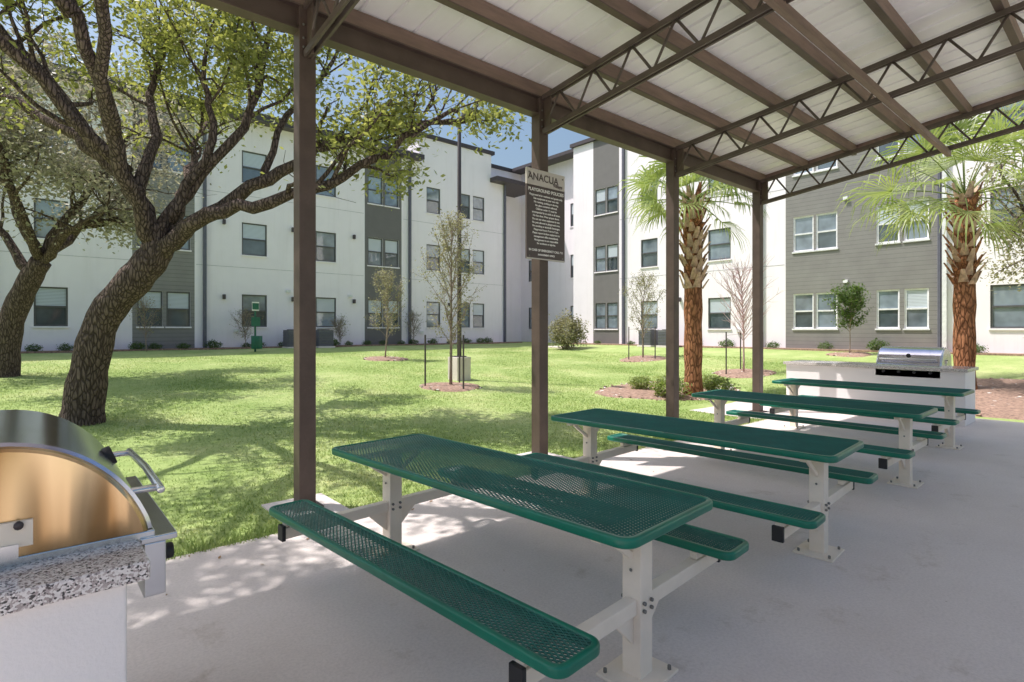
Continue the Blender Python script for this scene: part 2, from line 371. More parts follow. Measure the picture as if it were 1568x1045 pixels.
for s,z in ((8.9,3.3),(11.9,3.2),(6.7,1.5),(16.0,1.4)): tr.box((s,25.9,z),(s+.2,25.98,z+.12),M['winwhite'])
for s,z in ((14.2,3.6),(11.9,1.5),(7.6,3.4),(7.6,6.6)): tr.box((23.7,s,z),(23.79,s+.16,z+.12),M['winwhite'])
for o in (walls.obj('walls',None),wins.obj('windows',None),tr.obj('trim_and_downspouts',None)):
    o.parent=bld; o.matrix_parent_inverse=inv
# ---------------------------------------------------------------- pavilion
pav=empty('picnic_pavilion',(0,0,0)); SL=.12; Q0=5.03; PA=[1.89+2.957*(k-1) for k in range(0,5)]
QE=-.9
mb=MB()
for a in PA:
    mb.box((a-.075,Q0-.075,-.01),(a+.075,Q0+.075,4.48),M['steel'])
    mb.box((a-.13,Q0-.13,-.005),(a+.13,Q0+.13,.012),M['steel'])
    mb.box((a-.075,QE-.075,-.01),(a+.075,QE+.075,4.95),M['steel'])
    mb.box((a-.012,Q0-.20,4.03),(a+.012,Q0-.077,4.5),M['steel'])
    for z in (4.12,4.2,4.32): 
        for x in (-.04,.04): mb.tube([(a+x,Q0-.075,z),(a+x,Q0-.09,z)],.012,M['bolt'],6)
mb.obj('posts',pav,.008)
mb=MB()
def ibeam(q,z0,z1,w):
    mb.box((PA[0]-1,q-.01,z0+.015),(PA[-1]+.25,q+.01,z1-.015),M['steel'])
    mb.box((PA[0]-1,q-w/2,z0),(PA[-1]+.25,q+w/2,z0+.015),M['steel']); mb.box((PA[0]-1,q-w/2,z1-.015),(PA[-1]+.25,q+w/2,z1),M['steel'])
ibeam(Q0,4.27,4.50,.14)
mb.box((PA[0]-1,QE-.07,4.95),(PA[-1]+.25,QE+.07,5.16),M['steel'])
mb.box((PA[0]-1,2.03,4.31),(PA[-1]+.12,2.09,4.395),M['purlin'])
mb.obj('eave_beams',pav)
mb=MB()
qs=[Q0-.8*i for i in range(8)]
for qq in qs+[Q0+.18]:
    z=4.505+SL*(Q0-qq)
    mb.box((PA[0]-1,qq-.03,z),(PA[-1]+.3,qq+.03,z+.165),M['purlin'])
    mb.box((PA[0]-1,qq-.031,z-.004),(PA[-1]+.3,qq+.045,z+.010),M['steel'])
mb.beam((PA[-1]+.33,Q0+.25,4.62),(PA[-1]+.33,QE-.3,4.62+SL*(Q0-QE+.55)),.05,.16,M['purlin'])
mb.obj('purlins',pav)
mb=MB()
for a in PA:
    f=lambda qq,z:(a,qq,z+SL*(Q0-qq))
    for dxx in (-.03,.03):
        for z in (4.47,4.05):
            p=f(Q0-.08,z);p2=f(QE,z); mb.beam((p[0]+dxx,p[1],p[2]),(p2[0]+dxx,p2[1],p2[2]),.022,.06,M['truss'])
    L=Q0-.08-QE; n=int(L/.26); st=L/n
    for i in range(n):
        z0,z1=(4.06,4.46) if i%2==0 else (4.46,4.06)
        mb.tube([f(Q0-.08-st*i,z0),f(Q0-.08-st*(i+1),z1)],.0155,M['truss'],6)
mb.obj('trusses',pav)
mb=MB(); prof=[]; x=PA[0]-1
while x<PA[-1]+.3:
    prof+= [(x,0),(x+.255,0),(x+.262,.03),(x+.292,.03),(x+.299,-.004)]; x+=.3
z0=4.68; 
qa,qb=Q0+.3,QE-.3; vs=[]
for (px,pz) in prof: vs+=[(px,qa,z0-SL*.3+pz),(px,qb,z0+SL*(Q0-qb)+pz)]
mb.add(vs,[(2*i,2*i+2,2*i+3,2*i+1) for i in range(len(prof)-1)],M['deck'])
o=mb.obj('roof_deck',pav); s=o.modifiers.new('s','SOLIDIFY'); s.thickness=.003; s.offset=1
mb=MB(); mb.box((PA[0]-1,Q0+.28,4.56),(PA[-1]+.3,Q0+.31,4.70),M['steel']); mb.obj('eave_fascia',pav)
# ---------------------------------------------------------------- sign
sg=empty('playground_policies_sign',(4.85,4.93,2.46))
mb=MB(); mb.box((-.33,-.012,0),(.33,.012,.9),M['signdark']); mb.box((-.33,-.012,.903),(.33,.012,1.1),M['signtop'])
for z in (.003,1.08): mb.box((-.33,-.016,z-.003),(.33,-.012,z+.012),M['signtop'])
for (x,z) in ((-.29,1.05),(.29,1.05),(-.29,.04),(.29,.04)): mb.tube([(x,-.02,z),(x,.0,z)],.01,M['bolt'])
mb.obj('panel',sg)
def text(body,x,z,size,mat,parent,name='lettering',off=.0012):
    c=bpy.data.curves.new(name,'FONT'); c.body=body; c.size=size; c.align_x='CENTER'; c.extrude=.001; c.offset=off
    c.materials.append(mat); o=bpy.data.objects.new(name,c); o.location=(x,-.015,z); o.rotation_euler=(math.pi/2,0,0)
    o.parent=parent; scene.collection.objects.link(o); return o
text('ANACUA',-.05,.965,.125,M['signdark'],sg)
text('Village',.2,.925,.065,M['signdark'],sg)
text('PLAYGROUND POLICIES',0,.83,.056,M['signtext'],sg)
lines=['Playground is for residents and guests only.','Use equipment at your own risk.','No running, pushing or shoving.','No glass containers allowed.','Children under 12 must be','accompanied by an adult at all times.','No bare feet. Wear proper shoes.','Do not use when equipment is wet.','No pets allowed in playground area.','No smoking or alcoholic beverages.','Playground hours 9 am to 9 pm.','Please report broken equipment to','management office immediately.','Management is not responsible','for accidents or injuries.']
for i,l in enumerate(lines): text(l,0,.775-i*.042,.033,M['signtext'],sg,off=.0008)
text('IN CASE OF EMERGENCY CALL 911',0,.10,.038,M['signtext'],sg); text('MANAGEMENT OFFICE',0,.05,.028,M['signtext'],sg)
# ---------------------------------------------------------------- picnic tables
def rrect(L,W,r,n=7):
    pts=[]
    for cx,cy,a0 in ((L/2-r,W/2-r,0),(-L/2+r,W/2-r,90),(-L/2+r,-W/2+r,180),(L/2-r,-W/2+r,270)):
        for k in range(n+1):
            an=math.radians(a0+90*k/n); pts.append((cx+r*math.cos(an),cy+r*math.sin(an),math.cos(an),math.sin(an)))
    return pts
def top_meshes(L,W,r,pfx,th=.045):
    rim=MB(); pts=rrect(W,L,r); w=.032
    prof=[(-w,-.006),(-w+.006,0)]+[(-.012+.012*math.sin(x),-.012+.012*math.cos(x)) for x in np.linspace(0,math.pi/2,5)]+[(-.012+.012*math.cos(x),-th+.012-.012*math.sin(x)) for x in np.linspace(0,math.pi/2,5)]+[(-w,-th)]
    n=len(prof); vs=[];fs=[]
    for (x,y,nx_,ny_) in pts:
        for (o_,z) in prof: vs.append((x+nx_*o_,y+ny_*o_,z))
    m=len(pts)
    for i in range(m):
        for k in range(n):
            fs.append((i*n+k,((i+1)%m)*n+k,((i+1)%m)*n+(k+1)%n,i*n+(k+1)%n))
    rim.add(vs,fs,M['green'],True)
    LX=.040; LY=.021
    ni=int(L/LX)+2; nj=int(W/(LY/2))+2
    A=[];B=[]
    for j in range(nj):
        y=-W/2+j*LY/2; off=(j%2)*.5
        for i in range(ni):
            x=-L/2+(i+off)*LX
            for sgn in (-.5,.5):
                x2=x+sgn*LX; y2=y+LY/2
                mx,my=(x+x2)/2,(y+y2)/2
                hx,hy=L/2-.022,W/2-.022
                if abs(mx)>hx or abs(my)>hy: continue
                ccx,ccy=hx-r*.8,hy-r*.8
                if abs(mx)>ccx and abs(my)>ccy and math.hypot(abs(mx)-ccx,abs(my)-ccy)>r*.8+.006: continue
                A.append((y,x)); B.append((y2,x2))
    A=np.array(A);B=np.array(B); d=B-A; d/=np.linalg.norm(d,axis=1)[:,None]; p=np.stack([-d[:,1],d[:,0]],1)*.0036
    def z3(P,z): return np.concatenate([P,np.full((len(P),1),z)],1)
    zt=-.004; 
    a0,a1,a2=z3(A-p,zt-.003),z3(A,zt),z3(A+p,zt-.003); b0,b1,b2=z3(B-p,zt-.003),z3(B,zt),z3(B+p,zt-.003)
    V=np.concatenate([np.stack([a0,b0,b1,a1],1),np.stack([a1,b1,b2,a2],1),np.stack([a0-[0,0,.004],b0-[0,0,.004],b2-[0,0,.004],a2-[0,0,.004]],1)])
    return rim,V
trim_,tV=top_meshes(2.46,.78,.075,'table'); brim,bV=top_meshes(2.46,.27,.06,'bench')
cache={}
def inst(key,maker,name,parent,loc):
    if key not in cache:
        o=maker(); cache[key]=o.data; o.name=name; o.parent=parent; o.location=loc; return o
    o=bpy.data.objects.new(name,cache[key]); scene.collection.objects.link(o); o.parent=parent; o.location=loc; return o
def frame_mb():
    mb=MB()
    for y in (-1.02,1.02):
        mb.box((-.05,y-.05,.01),(.05,y+.05,.70),M['beige'])
        mb.box((-.15,y-.13,0),(.15,y+.13,.014),M['beige'])
        mb.box((-.33,y-.025,.70),(.33,y+.025,.728),M['beige'])
        for sx in (-1,1):
            mb.box((min(sx*.051,sx*.80),y-.03,.30),(max(sx*.051,sx*.80),y+.03,.37),M['beige'])
            vs=[(sx*.051,y-.01,.30),(sx*.20,y-.01,.30),(sx*.051,y-.01,.16),(sx*.051,y+.01,.30),(sx*.20,y+.01,.30),(sx*.051,y+.01,.16)]
            mb.add(vs,[(0,1,2),(3,5,4),(1,4,5,2),(0,3,4,1)],M['beige'])
            mb.box((sx*.67-.12,y-.02,.372),(sx*.67+.12,y+.02,.41),M['beige'])
            mb.box((sx*.80-.012,y-.035,.29),(sx*.80+.012,y+.035,.385),M['black'])
            mb.beam((sx*.25,y,.70),(sx*.045,y,.56),.02,.03,M['beige'])
            for z in (.32,.355): mb.tube([(sx*.03,y-.05,z),(sx*.03,y-.066,z)],.010,M['bolt'],6); mb.tube([(sx*.03,y+.05,z),(sx*.03,y+.066,z)],.010,M['bolt'],6)
            for yy in (-.1,.1): mb.tube([(sx*.115,y+yy,.012),(sx*.115,y+yy,.035)],.010,M['bolt'],6)
        mb.tube([(-.052,y,.5),(-.06,y,.5)],.009,M['bolt'],6)
    return mb
def table(x,y,rz):
    e=empty('picnic_table',(x,y,0),rz)
    inst('fr',lambda:frame_mb().obj('frame',None,.006),'frame',e,(0,0,0))
    for c in e.children:
        if c.name.startswith('frame') and not c.modifiers:
            b=c.modifiers.new('bevel','BEVEL'); b.width=.006; b.segments=2; b.limit_method='ANGLE'
    inst('tr',lambda:trim_.obj('tabletop_rim'),'tabletop_rim',e,(0,0,.775))
    inst('tm',lambda:poly_mesh('tabletop_mesh',tV,4,M['greenmesh']),'tabletop_mesh',e,(0,0,.775))
    for k,sx in enumerate((-1,1)):
        inst('br',lambda:brim.obj('bench_rim'),'bench_rim',e,(sx*.68,0,.455))
        inst('bm',lambda:poly_mesh('bench_mesh',bV,4,M['greenmesh']),'bench_mesh',e,(sx*.68,0,.455))
table(2.06,2.58,math.radians(4.2)); table(4.22,2.58,math.radians(4)); table(6.85,2.68,math.radians(1)); table(9.45,2.8,math.radians(0))
# ---------------------------------------------------------------- grills
def counter(x0,x1,y0,y1):
    e=empty('grill_counter',((x0+x1)/2,(y0+y1)/2,0)); hx,hy=(x1-x0)/2,(y1-y0)/2
    mb=MB(); mb.box((-hx+.05,-hy+.04,0),(hx-.05,hy-.04,.893),M['whitepaint']); mb.obj('body',e,.006)
    mb=MB(); mb.box((-hx,-hy,.895),(hx,hy,.95),M['granite']); mb.obj('granite_top',e,.006)
counter(-.62,.26,1.85,3.1); counter(11.6,12.5,1.95,4.9)
def grill(x,y,z,rz,L,cap):
    e=empty('barbecue_grill',(x,y,z),rz)
    P=[(-.42,.02),(-.41,.13),(-.37,.22),(-.29,.285),(-.18,.32),(-.04,.335),(.07,.318),(.16,.275),(.235,.21),(.29,.135),(.325,.06),(.335,.02)]
    # smooth profile
    PP=[]
    for i in range(len(P)-1):
        p0=P[max(i-1,0)];p1=P[i];p2=P[i+1];p3=P[min(i+2,len(P)-1)]
        for k in range(3):
            t=k/3; PP.append(tuple(.5*((2*p1[c])+(p2[c]-p0[c])*t+(2*p0[c]-5*p1[c]+4*p2[c]-p3[c])*t*t+(3*p1[c]-p0[c]-3*p2[c]+p3[c])*t**3) for c in (0,1)))
    PP.append(P[-1]); P=PP
    mb=MB(); n=len(P)
    vs=[(px,-L/2,pz) for px,pz in P]+[(px,L/2,pz) for px,pz in P]
    mb.add(vs,[(i,i+1,n+i+1,n+i) for i in range(n-1)],M['hooddark'],True)
    mb.obj('hood',e)
    mb=MB()
    for s in (-1,1):
        def ringp(k,y): return [((px+.04)*k-.04,s*(L/2+y),.02+(pz-.02)*k) for px,pz in P]
        rings=[ringp(1,0),ringp(.97,.006),ringp(.955,.02),ringp(.93,.026)]
        for a_,b_,mt in ((0,1,M['hooddark']),(1,2,cap),(2,3,cap)):
            mb.add(rings[a_]+rings[b_],[(k,k+1,n+k+1,n+k) for k in range(n-1)],mt,True)
        mb.add(rings[3],[tuple(range(n))],cap)
        mb.box((-.02,s*(L/2+.028)-.012,.05),(.05,s*(L/2+.028)+.012,.12),M['beige']); mb.box((-.05,s*(L/2+.028)-.02,.02),(.02,s*(L/2+.028)+.01,.06),M['stainless'])
        mb.tube([(.02,s*(L/2+.035),.11),(.02,s*(L/2+.05),.11)],.011,M['trim'],10)
    mb.obj('end_caps',e)
    mb=MB()
    mb.box((-.44,-L/2-.02,-.02),(.34,L/2+.02,.018),M['stainless'])
    mb.box((.31,-L/2-.02,-.19),(.37,L/2+.02,-.022),M['stainless']); mb.box((.30,-L/2-.03,-.02),(.40,L/2+.03,.0),M['stainless'])
    for k in range(4):
        yy=-L/2+L*(k+.5)/4; mb.tube([(.37,yy,-.1),(.41,yy,-.1)],.026,M['black'],14)
    mb.tube([(.365,-L/2+.04,.125),(.375,0,.125),(.365,L/2-.04,.125)],.013,M['stainless'],10)
    for s in (-1,1): mb.tube([(.28,s*(L/2-.08),.125),(.37,s*(L/2-.08),.125)],.012,M['stainless'],8)
    mb.tube([(.25,0,.18),(.275,0,.19)],.035,M['black'],16)
    mb.obj('base_and_handle',e,.004)
grill(-.04,2.49,.955,0,.84,M['gold']); grill(12.02,2.8,.955,math.pi,.92,M['stainless'])
# ---------------------------------------------------------------- trees
def wig(p,d,L,n,wob,upb,r):
    pts=[Vector(p)]; d=Vector(d).normalized()
    for i in range(n):
        d=(d+Vector((r.gauss(0,wob),r.gauss(0,wob),r.gauss(0,wob)+upb))).normalized(); pts.append(pts[-1]+d*(L/n))
    return pts
def interp(pts,t):
    x=t*(len(pts)-1); i=min(int(x),len(pts)-2); f=x-i
    return pts[i].lerp(pts[i+1],f),(pts[i+1]-pts[i]).normalized()
def smooth(pts):
    pts=[Vector(p) for p in pts]; out=[]
    for i in range(len(pts)-1):
        p0=pts[max(i-1,0)];p1=pts[i];p2=pts[i+1];p3=pts[min(i+2,len(pts)-1)]
        for k in range(4):
            t=k/4; out.append(.5*((2*p1)+(p2-p0)*t+(2*p0-5*p1+4*p2-p3)*t*t+(3*p1-p0-3*p2+p3)*t**3))
    out.append(pts[-1]); return out
def bigtree(name,loc,trunk,limbs,seed,leafmat,nl1,nl2,leafn,tmin=.35,spread=.2,ls=(.04,.019),upb=.06,len1=(1.0,1.9)):
    r=random.Random(seed); e=empty(name,loc,YAW); mb=MB(); C=[]
    tp=smooth([p[:3] for p in trunk]); rr=np.interp(np.linspace(0,len(trunk)-1,len(tp)),range(len(trunk)),[p[3] for p in trunk])
    mb.tube(tp,list(rr*np.array([1+.05*math.sin(i*2.1) for i in range(len(rr))])),M['bark'],14)
    for lb in limbs:
        pts=[Vector(p) for p in lb[0]]; r0,r1=lb[1],lb[2]; mul=lb[3] if len(lb)>3 else 1
        sp=smooth(pts); sp=[p+Vector((r.gauss(0,.035),r.gauss(0,.04),r.gauss(0,.035))) if 0<i else p for i,p in enumerate(sp)]
        n=len(sp); mb.tube(sp,[(r0+(r1-r0)*(i/(n-1))**.8)*(1+.06*math.sin(i*1.9)) for i in range(n)],M['bark'],9)
        Lb=sum((sp[i+1]-sp[i]).length for i in range(n-1))
        for k in range(max(3,int(nl1*Lb/4))):
            t=tmin+(1-tmin)*(k+r.random())/max(3,int(nl1*Lb/4)); p,d=interp(sp,min(t,.999))
            dd=d*.6+Vector((r.gauss(0,.7),r.gauss(0,.7),r.gauss(.4,.5)))
            L=r.uniform(*len1); q1=wig(p,dd,L,5,.22,upb,r); rad=(r0+(r1-r0)*t)*.45
            rad=min(rad,.05); mb.tube(q1,[rad*(1-.7*i/5) for i in range(6)],M['bark'],5,cap=False)
            dens=r.choice([.1,.5,1.2,2.0])*mul
            for j in range(nl2):
                p2,d2=interp(q1,r.uniform(.3,.999)); q2=wig(p2,d2*.7+Vector((r.gauss(0,.6),r.gauss(0,.6),r.gauss(.1,.5))),r.uniform(.35,.8),3,.25,.02,r)
                mb.tube(q2,[.010,.007,.005,.003],M['bark'],3,cap=False)
                m=int(leafn*dens*r.uniform(.4,1.5))
                for _ in range(m):
                    p3,_d=interp(q2,r.uniform(.2,.999)); c=p3+Vector((r.gauss(0,spread),r.gauss(0,spread),r.gauss(0,spread*.8)))
                    C.append(c)
    mb.obj('trunk_and_branches',e); leaves('foliage',[tuple(c) for c in C],ls[0],ls[1],leafmat,e); return len(C)
T1=[(-.02,0,-.1,.40),(.03,0,.25,.29),(.14,0,1.0,.25),(.36,0,1.8,.23),(.85,0,2.4,.24),(1.12,.02,2.75,.23),(1.2,.05,3.0,.2)]
L1=[([(1.08,0,2.7),(1.6,-.1,3.12),(2.3,-.2,3.42),(3.3,-.2,3.6),(4.3,0,4.1),(5.1,.3,4.75),(5.7,.4,5.1)],.15,.03,.7),
 ([(1.15,0,2.9),(2.0,.3,3.6),(2.9,.5,4.2),(3.8,.6,4.75),(4.9,.9,5.05),(6.0,1.0,5.3)],.15,.03,.9),
 ([(1.2,0,2.95),(1.5,.2,3.8),(2.3,.5,4.9),(2.5,.7,6.2),(2.9,.9,7.4)],.12,.03,.9),
 ([(1.18,0,2.9),(.9,-.1,3.7),(.2,-.3,4.7),(-.6,-.6,5.8),(-1.4,-.9,6.8)],.16,.04,1.1),
 ([(.95,-.1,3.6),(.9,.3,4.7),(.6,.8,5.8),(.8,1.2,7.0)],.11,.03,1.1),
 ([(1.15,0,2.9),(1.1,-.8,4.2),(1.3,-1.8,5.4),(1.0,-3.0,6.4),(1.0,-4.2,7.2)],.13,.03,.5),
 ([(.5,-.2,4.2),(-.8,.1,5.0),(-2.0,.3,5.6),(-3.2,.3,6.2)],.10,.03,1.1),
 ([(1.2,.05,2.95),(1.0,1.2,4.2),(.4,2.3,5.2),(0,3.6,6.2)],.12,.03,1.1),
 ([(2.6,.5,4.0),(2.8,.9,5.2),(3.4,1.3,6.3),(3.6,1.6,7.3)],.07,.02,.9),
 ([(.8,-.1,4.0),(.0,-1.4,5.4),(-.8,-2.6,6.6),(-1.8,-3.8,7.4)],.10,.03,.7),
 ([(1.1,-.8,4.2),(1.8,-2.0,5.6),(2.5,-3.2,6.4),(3.2,-4.2,6.9),(4.0,-4.7,7.1)],.09,.03,.32),
 ([(1.3,-1.8,5.4),(.6,-3.2,6.8),(.4,-4.6,7.8),(.6,-5.4,8.3)],.08,.03,.35),
 ([(1.3,.1,3.3),(1.9,.2,4.6),(1.7,.3,5.6),(2.1,.2,6.9)],.09,.02,.9)]
nA=bigtree('live_oak_tree',(.6,10.75,-.02),T1,L1,3,M['oakleaf'],9,7,56,.48,.19,(.05,.025))
T2=[(0,0,-.1,.36),(.05,0,.5,.28),(.2,0,1.4,.25),(.6,0,2.3,.23),(.9,0,2.8,.2)]
L2=[([(.8,0,2.6),(1.5,-.2,3.3),(2.2,-.3,3.6),(2.8,-.3,3.7)],.14,.05),
 ([(.9,0,2.8),(1.3,.3,4.0),(2.0,.6,5.2),(2.7,.8,6.4)],.13,.04),
 ([(.9,0,2.8),(.5,-.3,4.2),(.3,-.5,5.6),(.5,-.5,7.0)],.13,.04),
 ([(.7,0,2.5),(-.5,.2,3.8),(-1.7,.3,5.0)],.13,.04),
 ([(.9,0,2.8),(1.1,1.5,4.2),(1.5,2.8,5.6)],.12,.04),
 ([(.9,0,2.8),(1.3,-1.3,4.3),(1.7,-2.2,5.8)],.12,.04),
 ([(1.8,-.2,3.4),(2.3,.3,4.3),(3.1,.4,5.0)],.08,.03)]
nB=bigtree('live_oak_tree',(-.45,17.6,.4),T2,L2,9,M['grayleaf'],12,7,58,.35,.25,(.055,.028))
T3=[(0,0,-.1,.2),(.05,0,1.5,.16),(0,0,2.6,.13)]
L3=[([(0,0,2.4),(.6*math.cos(k),.6*math.sin(k),3.4),(1.5*math.cos(k),1.5*math.sin(k),4.8+.5*(k%2))],.09,.02) for k in range(6)]
nC=bigtree('shade_tree',(19.9,1.4,.6),T3,L3,5,M['youngleaf'],9,6,40,.3,.24,(.055,.028))
def young(name,loc,h,cr,seed,leafmat,nleaf,bark,stakes=True,up=.9,first=.25,leafsp=.07,ls=(.03,.015),nb=26):
    r=random.Random(seed); e=empty(name,loc,0); mb=MB(); C=[]
    tp=wig((0,0,-.05),(0,0,1),h*.93,7,.035,.05,r); mb.tube(tp,[.035*(1-.8*i/7)*h/3.5 for i in range(8)],bark,7)
    for k in range(nb):
        t=first+(1-first)*(k/nb)**1.0; p,d=interp(tp,min(t,.99)); an=k*2.4+r.uniform(-.4,.4)
        L=cr*1.35*math.sin(math.pi*min(1,(t-first)/(1-first)*.82+.18))+.2
        q1=wig(p,(math.cos(an)*(1-up*.45),math.sin(an)*(1-up*.45),up),L,4,.1,.05,r); mb.tube(q1,[.013,.010,.007,.005,.003],bark,4,cap=False)
        for j in range(5):
            p2,d2=interp(q1,r.uniform(.25,.999)); q2=wig(p2,d2+Vector((r.gauss(0,.5),r.gauss(0,.5),r.gauss(.2,.4))),r.uniform(.15,.45),3,.15,.03,r)
            mb.tube(q2,[.006,.005,.004,.002],bark,3,cap=False)
            for _ in range(int(nleaf*r.uniform(.3,1.6))):
                p3,_d=interp(q2,r.uniform(0,.999)); C.append(tuple(p3+Vector([r.gauss(0,leafsp) for _ in range(3)])))
    mb.obj('trunk_and_branches',e)
    if C: leaves('foliage',C,ls[0],ls[1],leafmat,e)
    if stakes:
        mb=MB()
        for an in (.6,2.7,4.6):
            x,y=.62*math.cos(an),.62*math.sin(an); mb.beam((x,y,-.1),(x,y,1.25),.03,.03,M['trim'])
            mb.tube([(x,y,1.15),(0,0,1.2)],.004,M['black'],3)
        mb.obj('stakes',e)
G=lambda x,y:(x,y,g(x,y)+.03)
young('young_tree',G(7.75,11.16),4.2,.75,1,M['youngleaf'],24,M['ybark'],nb=34)
young('young_tree',G(9.7,18.1),3.1,.7,2,M['youngleaf'],26,M['ybark'],stakes=False)
young('young_tree',G(18.4,13.2),3.3,.9,4,M['youngleaf'],26,M['ybark'])
young('bare_young_tree',G(16.5,8.15),3.3,.95,5,M['youngleaf'],0,M['pinktwig'],stakes=True,first=.32,nb=60,up=.8)
young('small_tree',G(21.7,6.9),2.1,.55,6,M['shrubleaf'],34,M['ybark'],stakes=False,first=.4,ls=(.045,.022))
young('sapling',(3.3,24.4,.8),1.9,.35,11,M['youngleaf'],5,M['ybark'],stakes=False)
young('sapling',(7.0,25.3,.8),1.5,.35,12,M['youngleaf'],5,M['ybark'],stakes=False)
young('sapling',(11.2,25.3,.8),1.2,.3,13,M['youngleaf'],6,M['ybark'],stakes=False)
young('sapling',(17.2,1.3,.4),1.9,.5,14,M['youngleaf'],6,M['ybark'],stakes=False)
young('sapling',(15.2,25.3,.8),1.6,.35,15,M['youngleaf'],6,M['ybark'],stakes=False)
def shrub_data(seed,R,H,n,mat,ls=(.04,.02)):
    r=np.random.default_rng(seed); d=r.normal(size=(n,3)); d/=np.linalg.norm(d,axis=1)[:,None]
    lump=1+.3*np.sin(d[:,0]*5+seed)*np.cos(d[:,1]*4)+r.normal(size=n)*.16
    rad=r.uniform(.35,1,n)**.5*lump; C=d*rad[:,None]*[R,R,H/2]; C[:,2]+=H/2
    e=empty('shrub'); o=leaves('foliage',C,ls[0],ls[1],mat,e)
    mb=MB()
    for k in range(7):
        an=k*.9; mb.tube([(0,0,-.05),(R*.4*math.cos(an),R*.4*math.sin(an),H*.5)],[.015,.006],M['ybark'],4)
    s=mb.obj('stems',e); return e,o.data,s.data
def place(src,x,y,z,s,rz):
    e=empty('shrub',(x,y,z),rz); e.scale=(s,s,s*rng.uniform(.85,1.15))
    for nm,d in (('foliage',src[1]),('stems',src[2])):
        o=bpy.data.objects.new(nm,d); scene.collection.objects.link(o); o.parent=e
s1=shrub_data(1,.36,.42,700,M['shrubleaf']); s1[0].location=(1.9,25.4,.8)
s2=shrub_data(2,.85,1.7,5000,M['youngleaf'],(.06,.03)); s2[0].location=(20.5,19.3,g(20.5,19.3))
s3=shrub_data(3,.4,.5,1100,M['palmleaf'],(.06,.016)); s3[0].location=(11.0,7.2,.05)
for k in range(24):
    x=-1+k*.98+rng.uniform(-.3,.3); 
    if x<21.5: place(s1,x,25.6+rng.uniform(-.15,.1),.8,rng.uniform(.35,.85),rng.uniform(0,6))
for k in range(11):
    y=19.5-k*1.9+rng.uniform(-.5,.5); place(s1,23.45,y,.8,rng.uniform(.4,.9),rng.uniform(0,6))
for (x,y,s) in ((12.3,6.7,.9),(13.2,7.4,.8),(11.5,8.3,.7),(13.6,4.6,.7),(14.1,1.0,.7)): place(s3,x,y,g(x,y)+.03,s,rng.uniform(0,6))
# palms
def palm(loc,h,seed,R=1.7,lean=0):
    r=random.Random(seed); e=empty('palm_tree',loc,0); mb=MB()
    pts=[(lean*t*t,0,-.1+(h+.1)*t) for t in np.linspace(0,1,14)]
    mb.tube(pts,[.26]+[.205+.012*math.sin(i*2.3) for i in range(1,13)]+[.2],M['palmbark'],18)
    nb=0; z=h*.56
    while z<h+.15:
        for k in range(6):
            an=2*math.pi*(k+.5*(nb%2))/6+nb*.05+r.uniform(-.08,.08); c=Vector((math.cos(an),math.sin(an),0)); s=Vector((-math.sin(an),math.cos(an),0))
            cx=lean*(z/h)**2; b=Vector((cx,0,z+r.uniform(-.03,.03)))+c*.17; w=.10; L=r.uniform(.2,.36); t=b+c*(.12+r.uniform(0,.10))+Vector((0,0,L))
            vs=[b-s*w,b+s*w,b+c*.06+Vector((0,0,.02)),t-s*.035,t+s*.035,t+c*.03]
            mb.add(vs,[(0,1,4,3),(0,2,5,3),(1,4,5,2),(3,4,5),(0,1,2)],M['boot'] if r.random()<.7 else M['palmbark'])
        z+=.16; nb+=1
    V=[]; hd=Vector((lean,0,h))
    pet=MB()
    for k in range(28):
        an=k*2.39996+r.uniform(-.3,.3); el=math.radians(84-96*(k/28)**.9+r.uniform(-12,12))
        d=Vector((math.cos(an)*math.cos(el),math.sin(an)*math.cos(el),math.sin(el)))
        L=R*r.uniform(.45,.75); p=[hd+Vector((0,0,.05))]; dd=d.copy()
        for i in range(4): dd=(dd+Vector((0,0,-.10))).normalized(); p.append(p[-1]+dd*L/4)
        pet.tube(p,[.022,.018,.014,.011,.009],M['palmleaf'],4,cap=False)
        side=dd.cross(Vector((0,0,1))); 
        if side.length<.1: side=Vector((1,0,0))
        side.normalize(); roll=Matrix.Rotation(r.uniform(-.7,.7),3,dd); side=roll@side; up=side.cross(dd)
        nbld=24; FL=R*r.uniform(.5,.72)
        for j in range(nbld):
            th=math.radians(-100+200*j/(nbld-1)); ln=FL*(1-.3*abs(th)/1.9)*r.uniform(.8,1.12)
            bd=(dd*math.cos(th)+side*math.sin(th)+up*.22*abs(math.sin(th))).normalized()
            wv=bd.cross(up).normalized(); w=.022; dr=r.uniform(.6,1.9)
            c0=p[-1]; c1=c0+bd*ln*.5; c2=c1+(bd+Vector((0,0,-.35*dr))).normalized()*ln*.28; c3=c2+(bd*.6+Vector((0,0,-1.0*dr))).normalized()*ln*.3
            prev=(c0-wv*.004,c0+wv*.004)
            for cc,ww in ((c1,w),(c2,w*.7),(c3,.003)):
                cur=(cc-wv*ww,cc+wv*ww); V+=[prev[0],prev[1],cur[1],cur[0]]; prev=cur
    mb.obj('trunk',e); pet.obj('frond_stems',e); poly_mesh('fronds',np.array([tuple(v) for v in V]),4,M['palmleaf'],e)
palm((11.8,7.05,.05),4.5,1,1.55); palm((16.0,2.75,.2),4.35,2,2.05,.05)
